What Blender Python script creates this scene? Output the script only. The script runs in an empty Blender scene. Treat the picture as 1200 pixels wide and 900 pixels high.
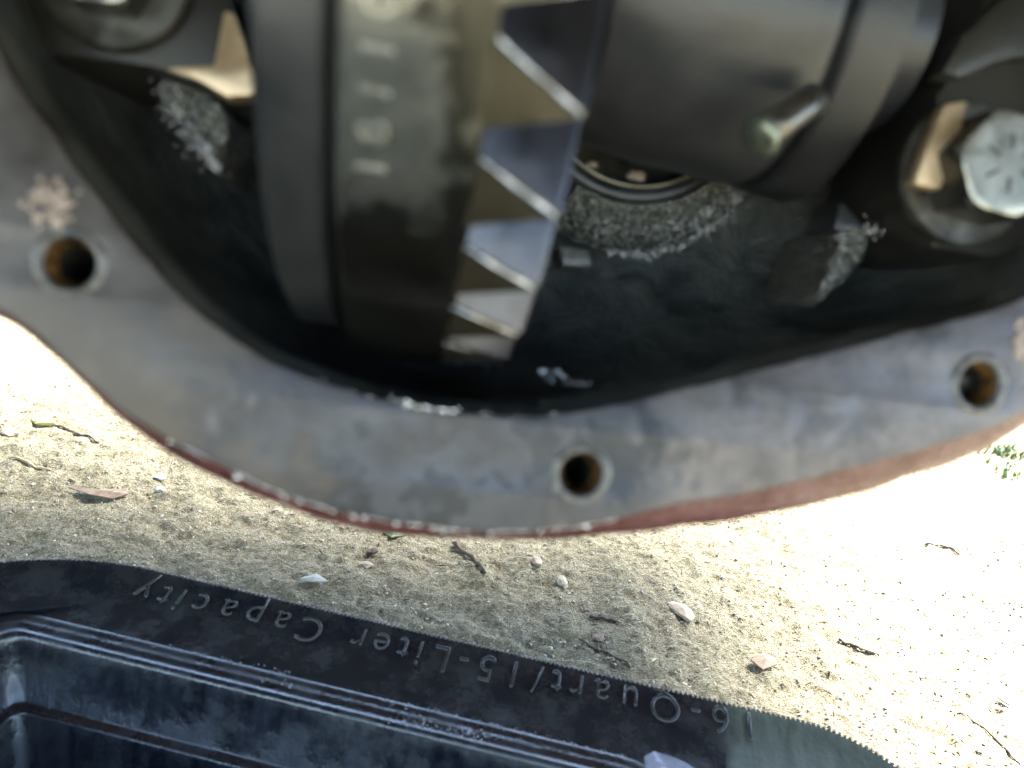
import bpy, bmesh, math, random
import numpy as np
from math import sin, cos, radians, pi, sqrt, atan2
from mathutils import Vector, Matrix, noise
random.seed(7); rng = np.random.default_rng(7)
S = bpy.context.scene; COL = S.collection

# ------------------------------------------------------------------ camera
H = 0.36; PITCH = radians(20); ROLL = radians(9)
r0 = Vector((1, 0, 0)); up0 = Vector((0, sin(PITCH), cos(PITCH))); fw = Vector((0, cos(PITCH), -sin(PITCH)))
CR = cos(ROLL) * r0 + sin(ROLL) * up0; CU = -sin(ROLL) * r0 + cos(ROLL) * up0
CAM = Vector((0, 0, H))
cd = bpy.data.cameras.new('camera'); cam = bpy.data.objects.new('camera', cd); COL.objects.link(cam)
cam.matrix_world = Matrix.Translation(CAM) @ Matrix((CR, CU, -fw)).transposed().to_4x4()
cd.sensor_width = 36; cd.lens = 27; cd.clip_start = 0.005; cd.clip_end = 200
cd.dof.use_dof = True; cd.dof.focus_distance = 0.56; cd.dof.aperture_fstop = 9.0; cd.dof.aperture_blades = 0
S.camera = cam
# ------------------------------------------------------------------ sky, sun, exposure
SUN_EL, SUN_AZ = radians(50), radians(38)      # azimuth clockwise from +Y
w = bpy.data.worlds.new('World'); S.world = w; w.use_nodes = True
nt = w.node_tree; sky = nt.nodes.new('ShaderNodeTexSky'); sky.sky_type = 'NISHITA'; sky.sun_disc = False
sky.sun_elevation = SUN_EL; sky.sun_rotation = SUN_AZ; sky.air_density = 1.0; sky.dust_density = 0.6; sky.ozone_density = 1.0
bg = nt.nodes['Background']; bg.inputs['Strength'].default_value = 0.085
nt.links.new(sky.outputs[0], bg.inputs[0])
sl = bpy.data.lights.new('sun', 'SUN'); sl.energy = 5.0; sl.angle = radians(22); sl.color = (1, .985, .955)
so = bpy.data.objects.new('sun', sl); COL.objects.link(so)
sd = Vector((sin(SUN_AZ) * cos(SUN_EL), cos(SUN_AZ) * cos(SUN_EL), sin(SUN_EL)))
so.rotation_euler = sd.to_track_quat('Z', 'Y').to_euler(); so.location = (1, 1, 3)
S.view_settings.view_transform = 'Standard'; S.view_settings.look = 'None'
S.view_settings.exposure = 3.58; S.view_settings.gamma = 1.0
S.cycles.max_bounces = 8; S.cycles.caustics_reflective = False; S.cycles.caustics_refractive = False
S.cycles.use_denoising = True

# ------------------------------------------------------------------ frames and helpers
def ray(x, y): return fw * 900 + CR * (x - 600) - CU * (y - 450)      # photo pixels 1200 x 900
def onz(x, y, z=0.0):
    d = ray(x, y); return CAM + d * ((z - H) / d.z)
hw = -(fw * 900 - r0 * 120 + up0 * 50).normalized()                   # housing axis, out of the opening
hu = Vector((0, 0, 1)).cross(hw).normalized(); hv = hw.cross(hu)
P0 = CAM + ray(640, 560) / 900 * .165
HM = Matrix.Translation(P0) @ Matrix((hu, hv, hw)).transposed().to_4x4()
def onh(x, y, wo=0.0):
    d = ray(x, y); t = (P0 + hw * wo - CAM).dot(hw) / d.dot(hw); P = CAM + d * t - P0
    return (P.dot(hu), P.dot(hv))

def empty(name, M, label, cat, group=None):
    o = bpy.data.objects.new(name, None); COL.objects.link(o); o.matrix_world = M
    o.empty_display_size = .02; tag(o, label, cat, group); return o
def tag(o, label=None, cat=None, group=None, kind=None):
    for k, v in (('label', label), ('category', cat), ('group', group), ('kind', kind)):
        if v: o[k] = v
    return o
def mesh(name, V, F, mat, parent=None, smooth=True, M=None, autos=None):
    me = bpy.data.meshes.new(name); me.from_pydata([tuple(v) for v in V], [], F); me.update()
    return link(name, me, mat, parent, smooth, M, autos)
def link(name, me, mat, parent=None, smooth=True, M=None, autos=None):
    if mat and not me.materials: me.materials.append(mat)
    if smooth: me.polygons.foreach_set('use_smooth', [True] * len(me.polygons))
    if smooth and autos:
        bm = bmesh.new(); bm.from_mesh(me)
        for e in bm.edges:
            if len(e.link_faces) == 2 and e.calc_face_angle(0) > radians(autos): e.smooth = False
        bm.to_mesh(me); bm.free()
    o = bpy.data.objects.new(name, me); COL.objects.link(o)
    if parent: o.parent = parent
    if M is not None: o.matrix_local = M
    return o
def nrm(o):
    bm = bmesh.new(); bm.from_mesh(o.data); bmesh.ops.recalc_face_normals(bm, faces=bm.faces); bm.to_mesh(o.data); bm.free(); return o
def rings(L, closed=True, cap0=False, cap1=False):
    """loft a list of equal-length loops"""
    n = len(L[0]); V = [p for l in L for p in l]; F = []
    for i in range(len(L) - 1):
        for j in range(n if closed else n - 1):
            k = (j + 1) % n; F.append((i * n + j, i * n + k, (i + 1) * n + k, (i + 1) * n + j))
    if cap0: F.append(tuple(range(n))[::-1])
    if cap1: F.append(tuple((len(L) - 1) * n + j for j in range(n)))
    return V, F
def lathe_u(prof, n=96, a0=0, a1=2 * pi, cap=False):
    """prof = [(u, r)] revolved about the local x axis"""
    full = abs(a1 - a0 - 2 * pi) < 1e-6; m = n if full else n + 1
    L = [[(u, r * sin(a0 + (a1 - a0) * j / n), r * cos(a0 + (a1 - a0) * j / n)) for j in range(m)] for u, r in prof]
    return rings(L, closed=full, cap0=cap, cap1=cap)
def lathe_w(prof, n=48):
    """prof = [(w, r)] revolved about the local z axis"""
    return rings([[(r * cos(2 * pi * j / n), r * sin(2 * pi * j / n), w_) for j in range(n)] for w_, r in prof], cap0=True, cap1=True)
def resample(P, n, closed=False):
    P = [Vector(p) for p in P]
    if closed: P = P + [P[0]]
    d = [0]
    for a, b in zip(P, P[1:]): d.append(d[-1] + (b - a).length)
    out = []; i = 0
    for k in range(n):
        s = d[-1] * k / (n if closed else n - 1)
        while i < len(d) - 2 and d[i + 1] < s: i += 1
        t = 0 if d[i + 1] == d[i] else (s - d[i]) / (d[i + 1] - d[i]); out.append(P[i].lerp(P[i + 1], t))
    return out
def smoothloop(P, it=3):
    for _ in range(it):
        n = len(P); P = [(P[i - 1] + 2 * P[i] + P[(i + 1) % n]) / 4 for i in range(n)]
    return P
def tube(name, pts, rad, mat, parent=None, n=8):
    pts = [Vector(p) for p in pts]; L = []
    for i, p in enumerate(pts):
        t = (pts[min(i + 1, len(pts) - 1)] - pts[max(i - 1, 0)]).normalized()
        a = t.cross(Vector((0, .13, 1))); a = a.normalized() if a.length > 1e-4 else Vector((1, 0, 0)); b = t.cross(a)
        r = rad[i] if isinstance(rad, (list, tuple)) else rad
        L.append([p + (a * cos(2 * pi * j / n) + b * sin(2 * pi * j / n)) * r for j in range(n)])
    return mesh(name, *rings(L, cap0=True, cap1=True), mat, parent)

# ------------------------------------------------------------------ materials
def mat(name, base, rough=.5, metal=0, spec=.5, coat=0, coat_rough=.05):
    m = bpy.data.materials.new(name); m.use_nodes = True; b = m.node_tree.nodes['Principled BSDF']
    b.inputs['Base Color'].default_value = (*base, 1); b.inputs['Roughness'].default_value = rough
    b.inputs['Metallic'].default_value = metal; b.inputs['Specular IOR Level'].default_value = spec
    b.inputs['Coat Weight'].default_value = coat; b.inputs['Coat Roughness'].default_value = coat_rough
    return m
def N(m, t, **kw):
    n = m.node_tree.nodes.new(t)
    for k, v in kw.items():
        if k in n.inputs: n.inputs[k].default_value = v
        else: setattr(n, k, v)
    return n
def L_(m, a, b): m.node_tree.links.new(a, b)
def B(m): return m.node_tree.nodes['Principled BSDF']
def coords(m, scale=(1, 1, 1)):
    t = N(m, 'ShaderNodeTexCoord'); mp = N(m, 'ShaderNodeMapping'); mp.inputs['Scale'].default_value = scale
    L_(m, t.outputs['Object'], mp.inputs['Vector']); return mp.outputs[0]
def noi(m, vec, scale, detail=6, rough=.6, dist=0):
    n = N(m, 'ShaderNodeTexNoise', Scale=scale, Detail=detail, Roughness=rough, Distortion=dist); L_(m, vec, n.inputs['Vector']); return n.outputs['Fac']
def ramp(m, fac, stops, interp='LINEAR'):
    r = N(m, 'ShaderNodeValToRGB'); e = r.color_ramp; e.interpolation = interp
    while len(e.elements) < len(stops): e.elements.new(.5)
    for el, (p, c) in zip(e.elements, stops):
        el.position = p; el.color = (*c, 1) if isinstance(c, tuple) else (c, c, c, 1)
    L_(m, fac, r.inputs['Fac']); return r.outputs['Color']
def mix(m, fac, a, b, mode='MIX'):
    n = m.node_tree.nodes.new('ShaderNodeMix'); n.data_type = 'RGBA'; n.blend_type = mode
    for s, v in ((0, fac), (6, a), (7, b)):
        if hasattr(v, 'is_output'): L_(m, v, n.inputs[s])
        else: n.inputs[s].default_value = v if s == 0 else (*v, 1)
    return n.outputs[2]
def mth(m, op, a, b=0.0):
    n = N(m, 'ShaderNodeMath', operation=op)
    for s, v in ((0, a), (1, b)):
        if hasattr(v, 'is_output'): L_(m, v, n.inputs[s])
        else: n.inputs[s].default_value = v
    return n.outputs[0]
def bump(m, h, dist, strength=1.0, prev=None):
    n = N(m, 'ShaderNodeBump', Distance=dist, Strength=strength); L_(m, h, n.inputs['Height'])
    if prev: L_(m, prev, n.inputs['Normal'])
    return n.outputs[0]
def voro(m, vec, scale, feature='F1', rnd=1):
    n = N(m, 'ShaderNodeTexVoronoi', feature=feature, Scale=scale, Randomness=rnd); L_(m, vec, n.inputs['Vector']); return n.outputs['Distance']

# machined gasket face: grey steel with warm grime, old gasket stain and bluish patches, paler towards the right
M_FACE = mat('gasket_face', (.3, .28, .26), .42, .55, .5)
v = coords(M_FACE)
a = noi(M_FACE, v, 34, 7, .68, .15); b = noi(M_FACE, v, 70, 8, .65); c = noi(M_FACE, v, 400, 4, .6)
sep = N(M_FACE, 'ShaderNodeSeparateXYZ'); L_(M_FACE, v, sep.inputs[0])
side = N(M_FACE, 'ShaderNodeMapRange'); L_(M_FACE, sep.outputs[0], side.inputs[0]); side.inputs[1].default_value = -.085; side.inputs[2].default_value = -.035
sidef = mth(M_FACE, 'ADD', side.outputs[0], mth(M_FACE, 'MULTIPLY', mth(M_FACE, 'SUBTRACT', a, .5), 3.0))
sidec = ramp(M_FACE, sidef, [(.35, 0.0), (.65, 1.0)])
warm = ramp(M_FACE, b, [(.3, (.065, .056, .051)), (.55, (.085, .076, .070)), (.75, (.125, .112, .104))])
cool = ramp(M_FACE, a, [(.36, (.026, .028, .034)), (.46, (.036, .040, .050)), (.485, (.062, .067, .080)), (.57, (.056, .058, .068)), (.59, (.045, .046, .052)), (.68, (.11, .105, .11))])
mr2 = N(M_FACE, 'ShaderNodeMapRange'); L_(M_FACE, sep.outputs[0], mr2.inputs[0]); mr2.inputs[1].default_value = .0; mr2.inputs[2].default_value = .045
rt = ramp(M_FACE, mth(M_FACE, 'ADD', mr2.outputs[0], mth(M_FACE, 'MULTIPLY', mth(M_FACE, 'SUBTRACT', a, .5), 2.5)), [(.3, 0.0), (.7, 1.0)])
cool = mix(M_FACE, rt, cool, ramp(M_FACE, a, [(.4, (.06, .058, .063)), (.5, (.12, .112, .12)), (.6, (.085, .082, .088)), (.7, (.16, .152, .152))]))
cool = mix(M_FACE, ramp(M_FACE, b, [(.48, 0.0), (.68, .6)]), cool, (.075, .074, .08))
col = mix(M_FACE, sidec, warm, cool)
L_(M_FACE, col, B(M_FACE).inputs['Base Color'])
L_(M_FACE, ramp(M_FACE, b, [(.35, .3), (.7, .6)]), B(M_FACE).inputs['Roughness'])
L_(M_FACE, bump(M_FACE, c, .0001, .5, bump(M_FACE, b, .0008, .4)), B(M_FACE).inputs['Normal'])

M_RED = mat('rusty_red_paint', (.2, .06, .045), .45, 0, .5)
v = coords(M_RED); a = noi(M_RED, v, 90, 7, .65); b = noi(M_RED, v, 500, 3, .6)
L_(M_RED, ramp(M_RED, a, [(.3, (.04, .024, .022)), (.45, (.10, .036, .032)), (.62, (.15, .07, .068)), (.78, (.17, .115, .115))]), B(M_RED).inputs['Base Color'])
L_(M_RED, bump(M_RED, b, .0004, .8, bump(M_RED, a, .001, .8)), B(M_RED).inputs['Normal'])
L_(M_RED, ramp(M_RED, b, [(.35, .2), (.6, .55)]), B(M_RED).inputs['Roughness'])

M_CAST = mat('oily_casting', (.018, .019, .018), .35, 0, .5, .35, .12)
v = coords(M_CAST); a = noi(M_CAST, v, 60, 8, .65, .6); b = voro(M_CAST, v, 650); 
L_(M_CAST, ramp(M_CAST, a, [(.38, (.055, .063, .062)), (.62, (.125, .13, .12))]), B(M_CAST).inputs['Base Color'])
L_(M_CAST, bump(M_CAST, b, .0004, .35, bump(M_CAST, a, .005, .9)), B(M_CAST).inputs['Normal'])

M_GRIT = mat('sand_cast_grit', (.22, .22, .2), .12, .75, .6)
v = coords(M_GRIT); b = voro(M_GRIT, v, 900); a = noi(M_GRIT, v, 700, 4, .7); c = noi(M_GRIT, v, 1100, 3, .8)
L_(M_GRIT, bump(M_GRIT, a, .0010, 1, bump(M_GRIT, b, .0009, 1)), B(M_GRIT).inputs['Normal'])
L_(M_GRIT, ramp(M_GRIT, c, [(.42, (.05, .055, .05)), (.52, (.16, .165, .15)), (.62, (.75, .76, .7))]), B(M_GRIT).inputs['Base Color'])

def steel(name, lo, hi, rough, metal=.85, sc=30):
    m = mat(name, hi, rough, metal); v = coords(m); a = noi(m, v, sc, 5, .6, .6); c = noi(m, v, 500, 3)
    L_(m, ramp(m, a, [(.35, lo), (.65, hi)]), B(m).inputs['Base Color'])
    L_(m, ramp(m, a, [(.3, max(rough - .08, .03)), (.7, rough + .1)]), B(m).inputs['Roughness'])
    L_(m, bump(m, c, .0001, .5), B(m).inputs['Normal']); return m
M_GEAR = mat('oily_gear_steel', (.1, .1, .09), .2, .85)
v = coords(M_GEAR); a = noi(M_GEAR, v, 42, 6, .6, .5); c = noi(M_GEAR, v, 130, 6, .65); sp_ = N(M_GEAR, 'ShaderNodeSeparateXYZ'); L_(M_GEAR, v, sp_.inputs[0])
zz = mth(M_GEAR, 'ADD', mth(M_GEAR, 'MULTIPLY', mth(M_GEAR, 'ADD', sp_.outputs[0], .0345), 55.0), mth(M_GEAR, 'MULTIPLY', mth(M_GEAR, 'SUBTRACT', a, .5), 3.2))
dr_ = mth(M_GEAR, 'MULTIPLY', mth(M_GEAR, 'SUBTRACT', mth(M_GEAR, 'MULTIPLY', sp_.outputs[1], -1.0), .066), 60.0)      # dried film gives way to oil lower down, shade painted in with it
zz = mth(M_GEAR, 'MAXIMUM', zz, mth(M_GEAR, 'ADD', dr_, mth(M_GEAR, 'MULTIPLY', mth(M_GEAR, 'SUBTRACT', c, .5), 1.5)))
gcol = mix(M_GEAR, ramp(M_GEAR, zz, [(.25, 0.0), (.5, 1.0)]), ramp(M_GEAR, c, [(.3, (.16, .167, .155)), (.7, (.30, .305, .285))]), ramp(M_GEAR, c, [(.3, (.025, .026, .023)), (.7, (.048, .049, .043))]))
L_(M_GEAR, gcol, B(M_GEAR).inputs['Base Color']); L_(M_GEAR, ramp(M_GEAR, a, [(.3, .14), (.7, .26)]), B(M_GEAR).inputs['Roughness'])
L_(M_GEAR, bump(M_GEAR, c, .0006, .25), B(M_GEAR).inputs['Normal'])
M_TOOTH = steel('tooth_heel_steel', (.06, .054, .036), (.10, .09, .064), .3, .8, 60)
M_CASE = steel('dark_case_iron', (.032, .035, .040), (.07, .073, .080), .36, .5)
M_FLANK = steel('polished_flank', (.04, .043, .052), (.105, .108, .125), .42, 1, 60)
M_EDGE = steel('tooth_edge_highlight', (.06, .06, .055), (.45, .48, .54), .24, 1, 130)  # pale bevel steel paints the highlight along the tooth edges
M_CAP = steel('bearing_cap_iron', (.022, .021, .019), (.045, .043, .038), .4, .3)
M_MACH = steel('machined_cap_face', (.5, .36, .22), (.72, .56, .38), .38, .6, 90)
M_BOLT = steel('bolt_steel', (.24, .245, .225), (.40, .41, .375), .38, .8, 120)
M_WASH = steel('washer_steel', (.09, .085, .073), (.19, .18, .155), .34, .8, 120)
M_RING = steel('dark_ring_iron', (.018, .02, .023), (.042, .044, .048), .38, .4)
M_PIN = steel('pin_steel', (.13, .15, .12), (.3, .34, .28), .3, .7, 200)
M_RUST = steel('rusty_thread', (.05, .03, .018), (.42, .22, .07), .3, .7, 300)
M_DARK = mat('hole_grime', (.008, .008, .008), .4)
M_OIL = mat('gear_oil', (.012, .010, .006), .03, 0, .6)
M_GLINT = mat('glint_beads', (.85, .86, .88), .06, 1, .9)  # mirror-bright metal for painted glints on drops and specks
M_MARK = mat('grade_mark_shadow', (.1, .1, .1), .5, .6)

M_PAN = mat('black_plastic', (.012, .013, .015), .28, 0, .5)
v = coords(M_PAN); a = noi(M_PAN, v, 14, 6, .65, .4); b = noi(M_PAN, v, 320, 4, .6); c = noi(M_PAN, v, 45, 6, .7)
sepp = N(M_PAN, 'ShaderNodeSeparateXYZ'); L_(M_PAN, v, sepp.inputs[0])
mr = N(M_PAN, 'ShaderNodeMapRange'); L_(M_PAN, sepp.outputs[0], mr.inputs[0]); mr.inputs[1].default_value = .10; mr.inputs[2].default_value = .145
st = noi(M_PAN, coords(M_PAN, (1, .12, 1)), 220, 5, .7)
dust_lit = ramp(M_PAN, mth(M_PAN, 'ADD', mr.outputs[0], mth(M_PAN, 'MULTIPLY', mth(M_PAN, 'SUBTRACT', a, .5), 1.2)), [(.35, 0.0), (.6, 1.0)])  # paler green right end: dust, with the stronger light there painted in
grime = ramp(M_PAN, c, [(.4, 0.0), (.7, .8)])
c1 = mix(M_PAN, grime, (.007, .010, .015), (.036, .038, .034)); c2 = mix(M_PAN, dust_lit, c1, ramp(M_PAN, st, [(.35, (.065, .078, .056)), (.65, (.115, .13, .095))]))
L_(M_PAN, c2, B(M_PAN).inputs['Base Color'])
rr = mix(M_PAN, grime, (.16, .16, .16), (.5, .5, .5)); rr = mix(M_PAN, dust_lit, rr, (.5, .5, .5)); L_(M_PAN, rr, B(M_PAN).inputs['Roughness'])
L_(M_PAN, bump(M_PAN, st, .0004, .6, bump(M_PAN, b, .0004, .8, bump(M_PAN, c, .0010, .5))), B(M_PAN).inputs['Normal'])
M_LET = mat('raised_letter_plastic', (.022, .025, .024), .12, 0, .8)
M_PANW = mat('oily_basin_wall', (.014, .016, .02), .2, 0, .7, .5, .08)
v = coords(M_PANW, (1, 1, .12)); a = noi(M_PANW, v, 160, 5, .65); c = noi(M_PANW, coords(M_PANW), 40, 5, .65)
L_(M_PANW, ramp(M_PANW, a, [(.4, (.007, .009, .013)), (.7, (.028, .032, .04))]), B(M_PANW).inputs['Base Color'])
L_(M_PANW, ramp(M_PANW, c, [(.42, .14), (.6, .5)]), B(M_PANW).inputs['Roughness'])
L_(M_PANW, bump(M_PANW, a, .0015, .5, bump(M_PANW, c, .002, .5)), B(M_PANW).inputs['Normal'])

M_DIRT = mat('sandy_dirt', (.3, .25, .17), .95, 0, .15)
v = coords(M_DIRT); a = noi(M_DIRT, v, 9, 8, .7); b = noi(M_DIRT, v, 240, 8, .8); c = voro(M_DIRT, v, 650); d = noi(M_DIRT, v, 3, 3)
base = ramp(M_DIRT, b, [(.32, (.12, .098, .053)), (.44, (.35, .295, .178)), (.56, (.55, .485, .33)), (.75, (.68, .63, .49))])
base = mix(M_DIRT, ramp(M_DIRT, a, [(.4, .0), (.7, .45)]), base, (.19, .17, .085))
L_(M_DIRT, base, B(M_DIRT).inputs['Base Color'])
L_(M_DIRT, bump(M_DIRT, c, .0025, .8, bump(M_DIRT, b, .008, .9)), B(M_DIRT).inputs['Normal'])

# ------------------------------------------------------------------ ground
def gh(x, y):
    return (noise.noise(Vector((x * 3, y * 3, 0))) * .010 + noise.noise(Vector((x * 11, y * 11, 3))) * .005
            + noise.noise(Vector((x * 38, y * 38, 7))) * .0042 + max(0, noise.noise(Vector((x * 75, y * 75, 5)))) * .0038 + noise.noise(Vector((x * 150, y * 150, 9))) * .0020 if y < 6 else 0) - .012
def grid(x0, x1, y0, y1, nx, ny, f, name, m):
    V = [(x0 + (x1 - x0) * i / nx, y0 + (y1 - y0) * j / ny) for j in range(ny + 1) for i in range(nx + 1)]
    V = [(x, y, f(x, y)) for x, y in V]
    F = [(j * (nx + 1) + i, j * (nx + 1) + i + 1, (j + 1) * (nx + 1) + i + 1, (j + 1) * (nx + 1) + i) for j in range(ny) for i in range(nx)]
    return mesh(name, V, F, m)
def edge(c, lo, hi, s, pw=2.2):
    """graded coordinates: fine near c"""
    out = []
    for k in range(s + 1):
        t = 2 * k / s - 1; q = abs(t) ** pw
        out.append(c + (hi - c) * q if t > 0 else c - (c - lo) * q)
    return out
def ground():
    xs = sorted(set([-60, -30, -15, -8, -4, -2.2] + list(np.linspace(-1.2, 1.5, 820)) + [2.4, 4, 8, 15, 30, 60]))
    ys = sorted(set([-60, -30, -15, -7, -3, -1.2, -.3] + list(np.linspace(.25, 1.1, 360)) + list(np.linspace(1.11, 2.6, 150)) + [3.2, 4.5, 7, 12, 25, 60, 120]))
    nx, ny = len(xs), len(ys)
    V = [(x, y, gh(x, y)) for y in ys for x in xs]
    F = [(j * nx + i, j * nx + i + 1, (j + 1) * nx + i + 1, (j + 1) * nx + i) for j in range(ny - 1) for i in range(nx - 1)]
    o = mesh('ground', V, F, M_DIRT); tag(o, kind='structure')
ground()

# loose litter nobody could count: grit, bark shreds, fibres
M_LIT = mat('litter', (.3, .25, .18), .9, 0, .2)
at = N(M_LIT, 'ShaderNodeAttribute', attribute_name='tint'); L_(M_LIT, at.outputs['Color'], B(M_LIT).inputs['Base Color'])
def litter(name, n, lmin, lmax, wfac, cols, label):
    V = []; F = []; C = []
    for i in range(n):
        y = .3 + 1.7 * random.random() ** 1.7; x = (random.uniform(-.75, .95)) * (.35 + y)
        ln = lmin + (lmax - lmin) * random.random() ** 3; wd = max(ln * random.uniform(*wfac), .0005); a = random.gauss(-.1, .7)
        if y > 1.1: ln *= 1.5; wd *= 1.5
        ca, sa = cos(a), sin(a); z = gh(x, y) + .0002; tl = random.uniform(-.25, .25) * ln; th = wd * random.uniform(.2, .5)
        k = len(V); bend = random.uniform(-.3, .3) * ln
        for (p, q, zz) in ((-ln / 2, 0, -tl), (0, -wd / 2 + bend * .3, 0), (ln / 2, 0, tl), (0, wd / 2 + bend * .3, 0), (0, bend * .3, th)):
            V.append((x + p * ca - q * sa, y + p * sa + q * ca, z + zz + .0004))
        F += [(k, k + 1, k + 4), (k + 1, k + 2, k + 4), (k + 2, k + 3, k + 4), (k + 3, k, k + 4)]
        c = random.choice(cols); j = random.uniform(.75, 1.25); C += [(c[0] * j, c[1] * j, c[2] * j, 1)] * 5
    o = mesh(name, V, F, M_LIT, smooth=False)
    at_ = o.data.color_attributes.new('tint', 'FLOAT_COLOR', 'POINT'); at_.data.foreach_set('color', [q for c in C for q in c])
    tag(o, label, 'litter', kind='stuff')
litter('loose_grit', 70000, .0007, .0042, (.35, .9), [(.45, .4, .28), (.6, .55, .43), (.38, .32, .21), (.29, .24, .15), (.5, .44, .33)], 'pale sandy grit scattered over the dirt ground')
litter('bark_litter', 17000, .0018, .011, (.06, .2), [(.15, .11, .07), (.24, .19, .12), (.32, .25, .15), (.5, .42, .28)], 'fine bark shreds and dry fibres on the dirt ground')

M_TWIG = steel('twig_bark', (.05, .033, .02), (.12, .085, .055), .8, 0, 300)
M_STRAW = steel('dry_straw', (.3, .24, .13), (.46, .38, .24), .8, 0, 300)
M_STONE_P = steel('pink_stone', (.33, .25, .18), (.43, .34, .25), .85, 0, 200)
M_STONE_W = steel('white_stone', (.38, .37, .31), (.46, .45, .39), .8, 0, 200)
M_STONE_G = steel('tan_stone', (.36, .3, .21), (.5, .43, .32), .85, 0, 200)
M_LEAF = steel('dry_leaf', (.14, .09, .05), (.27, .19, .12), .7, 0, 200)
M_GREEN = steel('green_leaf', (.05, .1, .02), (.12, .18, .04), .5, 0, 200)
M_BUD = steel('yellow_bud', (.4, .4, .12), (.5, .5, .2), .6, 0, 200)
def gpt(x, y, up=.0): p = onz(x, y, -.010); return Vector((p.x, p.y, gh(p.x, p.y) + up))
def twig(pix, rad, m, name, label, cat, knots=2):
    pts = resample([gpt(*p) for p in pix], 14); base = pts[0].copy()
    pts = [Vector((p.x, p.y, gh(p.x, p.y) + rad * 1.2 + .0006 * sin(i * 1.3))) - base for i, p in enumerate(pts)]
    rr = [rad * (1 + .25 * sin(i * 2.1)) * (1 if 0 < i < 13 else .5) for i in range(14)]
    o = tube(name, pts, rr, m, n=7); o.location = base; return tag(o, label, cat)
def stone(x, y, px, m, label, flat=.5, name='pebble', cat='pebble', seed=0, asp=1.4):
    p = gpt(x, y); r = px * .5 * (onz(x, y) - CAM).length / 950
    bm = bmesh.new(); bmesh.ops.create_icosphere(bm, subdivisions=2, radius=1)
    for q in bm.verts:
        k = 1 + .45 * noise.noise(q.co * 1.4 + Vector((seed * 3.1, seed, 0))); k *= 1 - .12 * (noise.noise(q.co * 3 + Vector((seed, 0, 5))))
        q.co = Vector((q.co.x * k * asp, q.co.y * k, q.co.z * k * flat)) * r
    me = bpy.data.meshes.new(name); bm.to_mesh(me); bm.free()
    o = link(name, me, m, smooth=False); o.location = p + Vector((0, 0, r * flat * .45)); o.rotation_euler.z = seed * 1.7
    return tag(o, label, cat)
def scrap(pix, m, label, name, cat, th=.0012, lift=.002):
    P = [gpt(*p) for p in pix]; c = sum(P, Vector()) / len(P); n = len(P); z0 = max(p.z for p in P)
    top = [Vector((p.x, p.y, z0 + lift + .0016 * (i % 2))) - c for i, p in enumerate(P)]; bot = [q - Vector((0, 0, th)) for q in top]
    ctr = Vector((0, 0, z0 - c.z + lift + .0022))
    V = top + bot + [ctr, ctr - Vector((0, 0, th))]; F = []
    for i in range(n):
        k = (i + 1) % n; F += [(i, k, 2 * n), (n + k, n + i, 2 * n + 1), (i, n + i, n + k, k)]
    o = mesh(name, V, F, m, smooth=False); o.location = c; nrm(o); return tag(o, label, cat)
twig([(530, 640), (545, 655), (556, 664), (567, 680)], .0019, M_TWIG, 'twig', 'short dark knobbly twig on the dirt just below the middle of the flange', 'twig')
twig([(62, 496), (80, 502), (98, 511), (116, 519)], .0011, M_TWIG, 'plant_stem', 'thin grey stem beside the yellow bud at the left edge of the dirt', 'stem')
tag(stone(52, 494, 12, M_BUD, None, .7, 'fallen_bud', 'bud', 2, 1.8), 'small yellow green bud lying at the end of a thin stem', 'bud')
scrap([(80, 570), (112, 574), (148, 572), (150, 580), (132, 583), (105, 580)], M_LEAF, 'long brown bark flake on the dirt left under the flange', 'bark_flake', 'bark flake')
twig([(8, 538), (35, 543), (60, 548)], .0012, M_STRAW, 'straw', 'pale dry straw lying at the far left of the ground', 'straw')
scrap([(350, 688), (370, 684), (384, 691), (366, 693)], M_STONE_W, 'white flat shell-like chip near the rim of the black pan', 'white_chip', 'chip')
stone(627, 666, 13, M_STONE_P, 'small pink pebble right of the dark twig', .7, seed=1)
stone(658, 688, 14, M_STONE_G, 'angular tan pebble below and right of the dark twig', .8, seed=3)
stone(427, 667, 13, M_STONE_P, 'pinkish pebble left of the dark twig', .6, seed=4)
stone(798, 720, 22, M_STONE_P, 'largest pinkish beige pebble, on the pale ground right of centre', .4, seed=5, asp=1.7)
stone(700, 752, 14, M_LEAF, 'brown pebble just above the pan rim right of centre', .6, seed=6)
stone(437, 650, 11, M_TWIG, 'dark brown pebble above the pinkish one left of the dark twig', .6, seed=8)
stone(188, 556, 11, M_STONE_W, 'whitish pebble on the dirt under the left side of the flange', .5, seed=9)
stone(187, 573, 10, M_STONE_W, 'round pale pebble under its whitish neighbour at left', .7, seed=10, asp=1.1)
stone(10, 507, 16, M_STONE_P, 'pink stone at the very left edge of the ground', .5, seed=11)
stone(78, 682, 15, M_BUD, 'mossy yellow pebble against the pan rim at left', .5, seed=12) if False else None
twig([(676, 755), (700, 765), (725, 780), (737, 789)], .0009, M_TWIG, 'twig', 'long thin curved twig above the raised lettering of the pan', 'twig')
twig([(690, 724), (705, 727), (722, 729)], .0013, M_TWIG, 'twig', 'short straight brown twig on the pale dirt right of centre', 'twig')
twig([(1082, 641), (1100, 645), (1124, 653)], .0012, M_TWIG, 'twig', 'thin dark twig alone on the bright ground at right', 'twig')
twig([(983, 747), (1000, 754), (1012, 759)], .0012, M_TWIG, 'twig', 'thin twig joining the leaf scrap on the bright ground', 'twig')
scrap([(1010, 758), (1022, 756), (1031, 765), (1018, 763)], M_LEAF, 'curled brown leaf scrap on the bright ground at right', 'leaf_scrap', 'leaf scrap')
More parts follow.
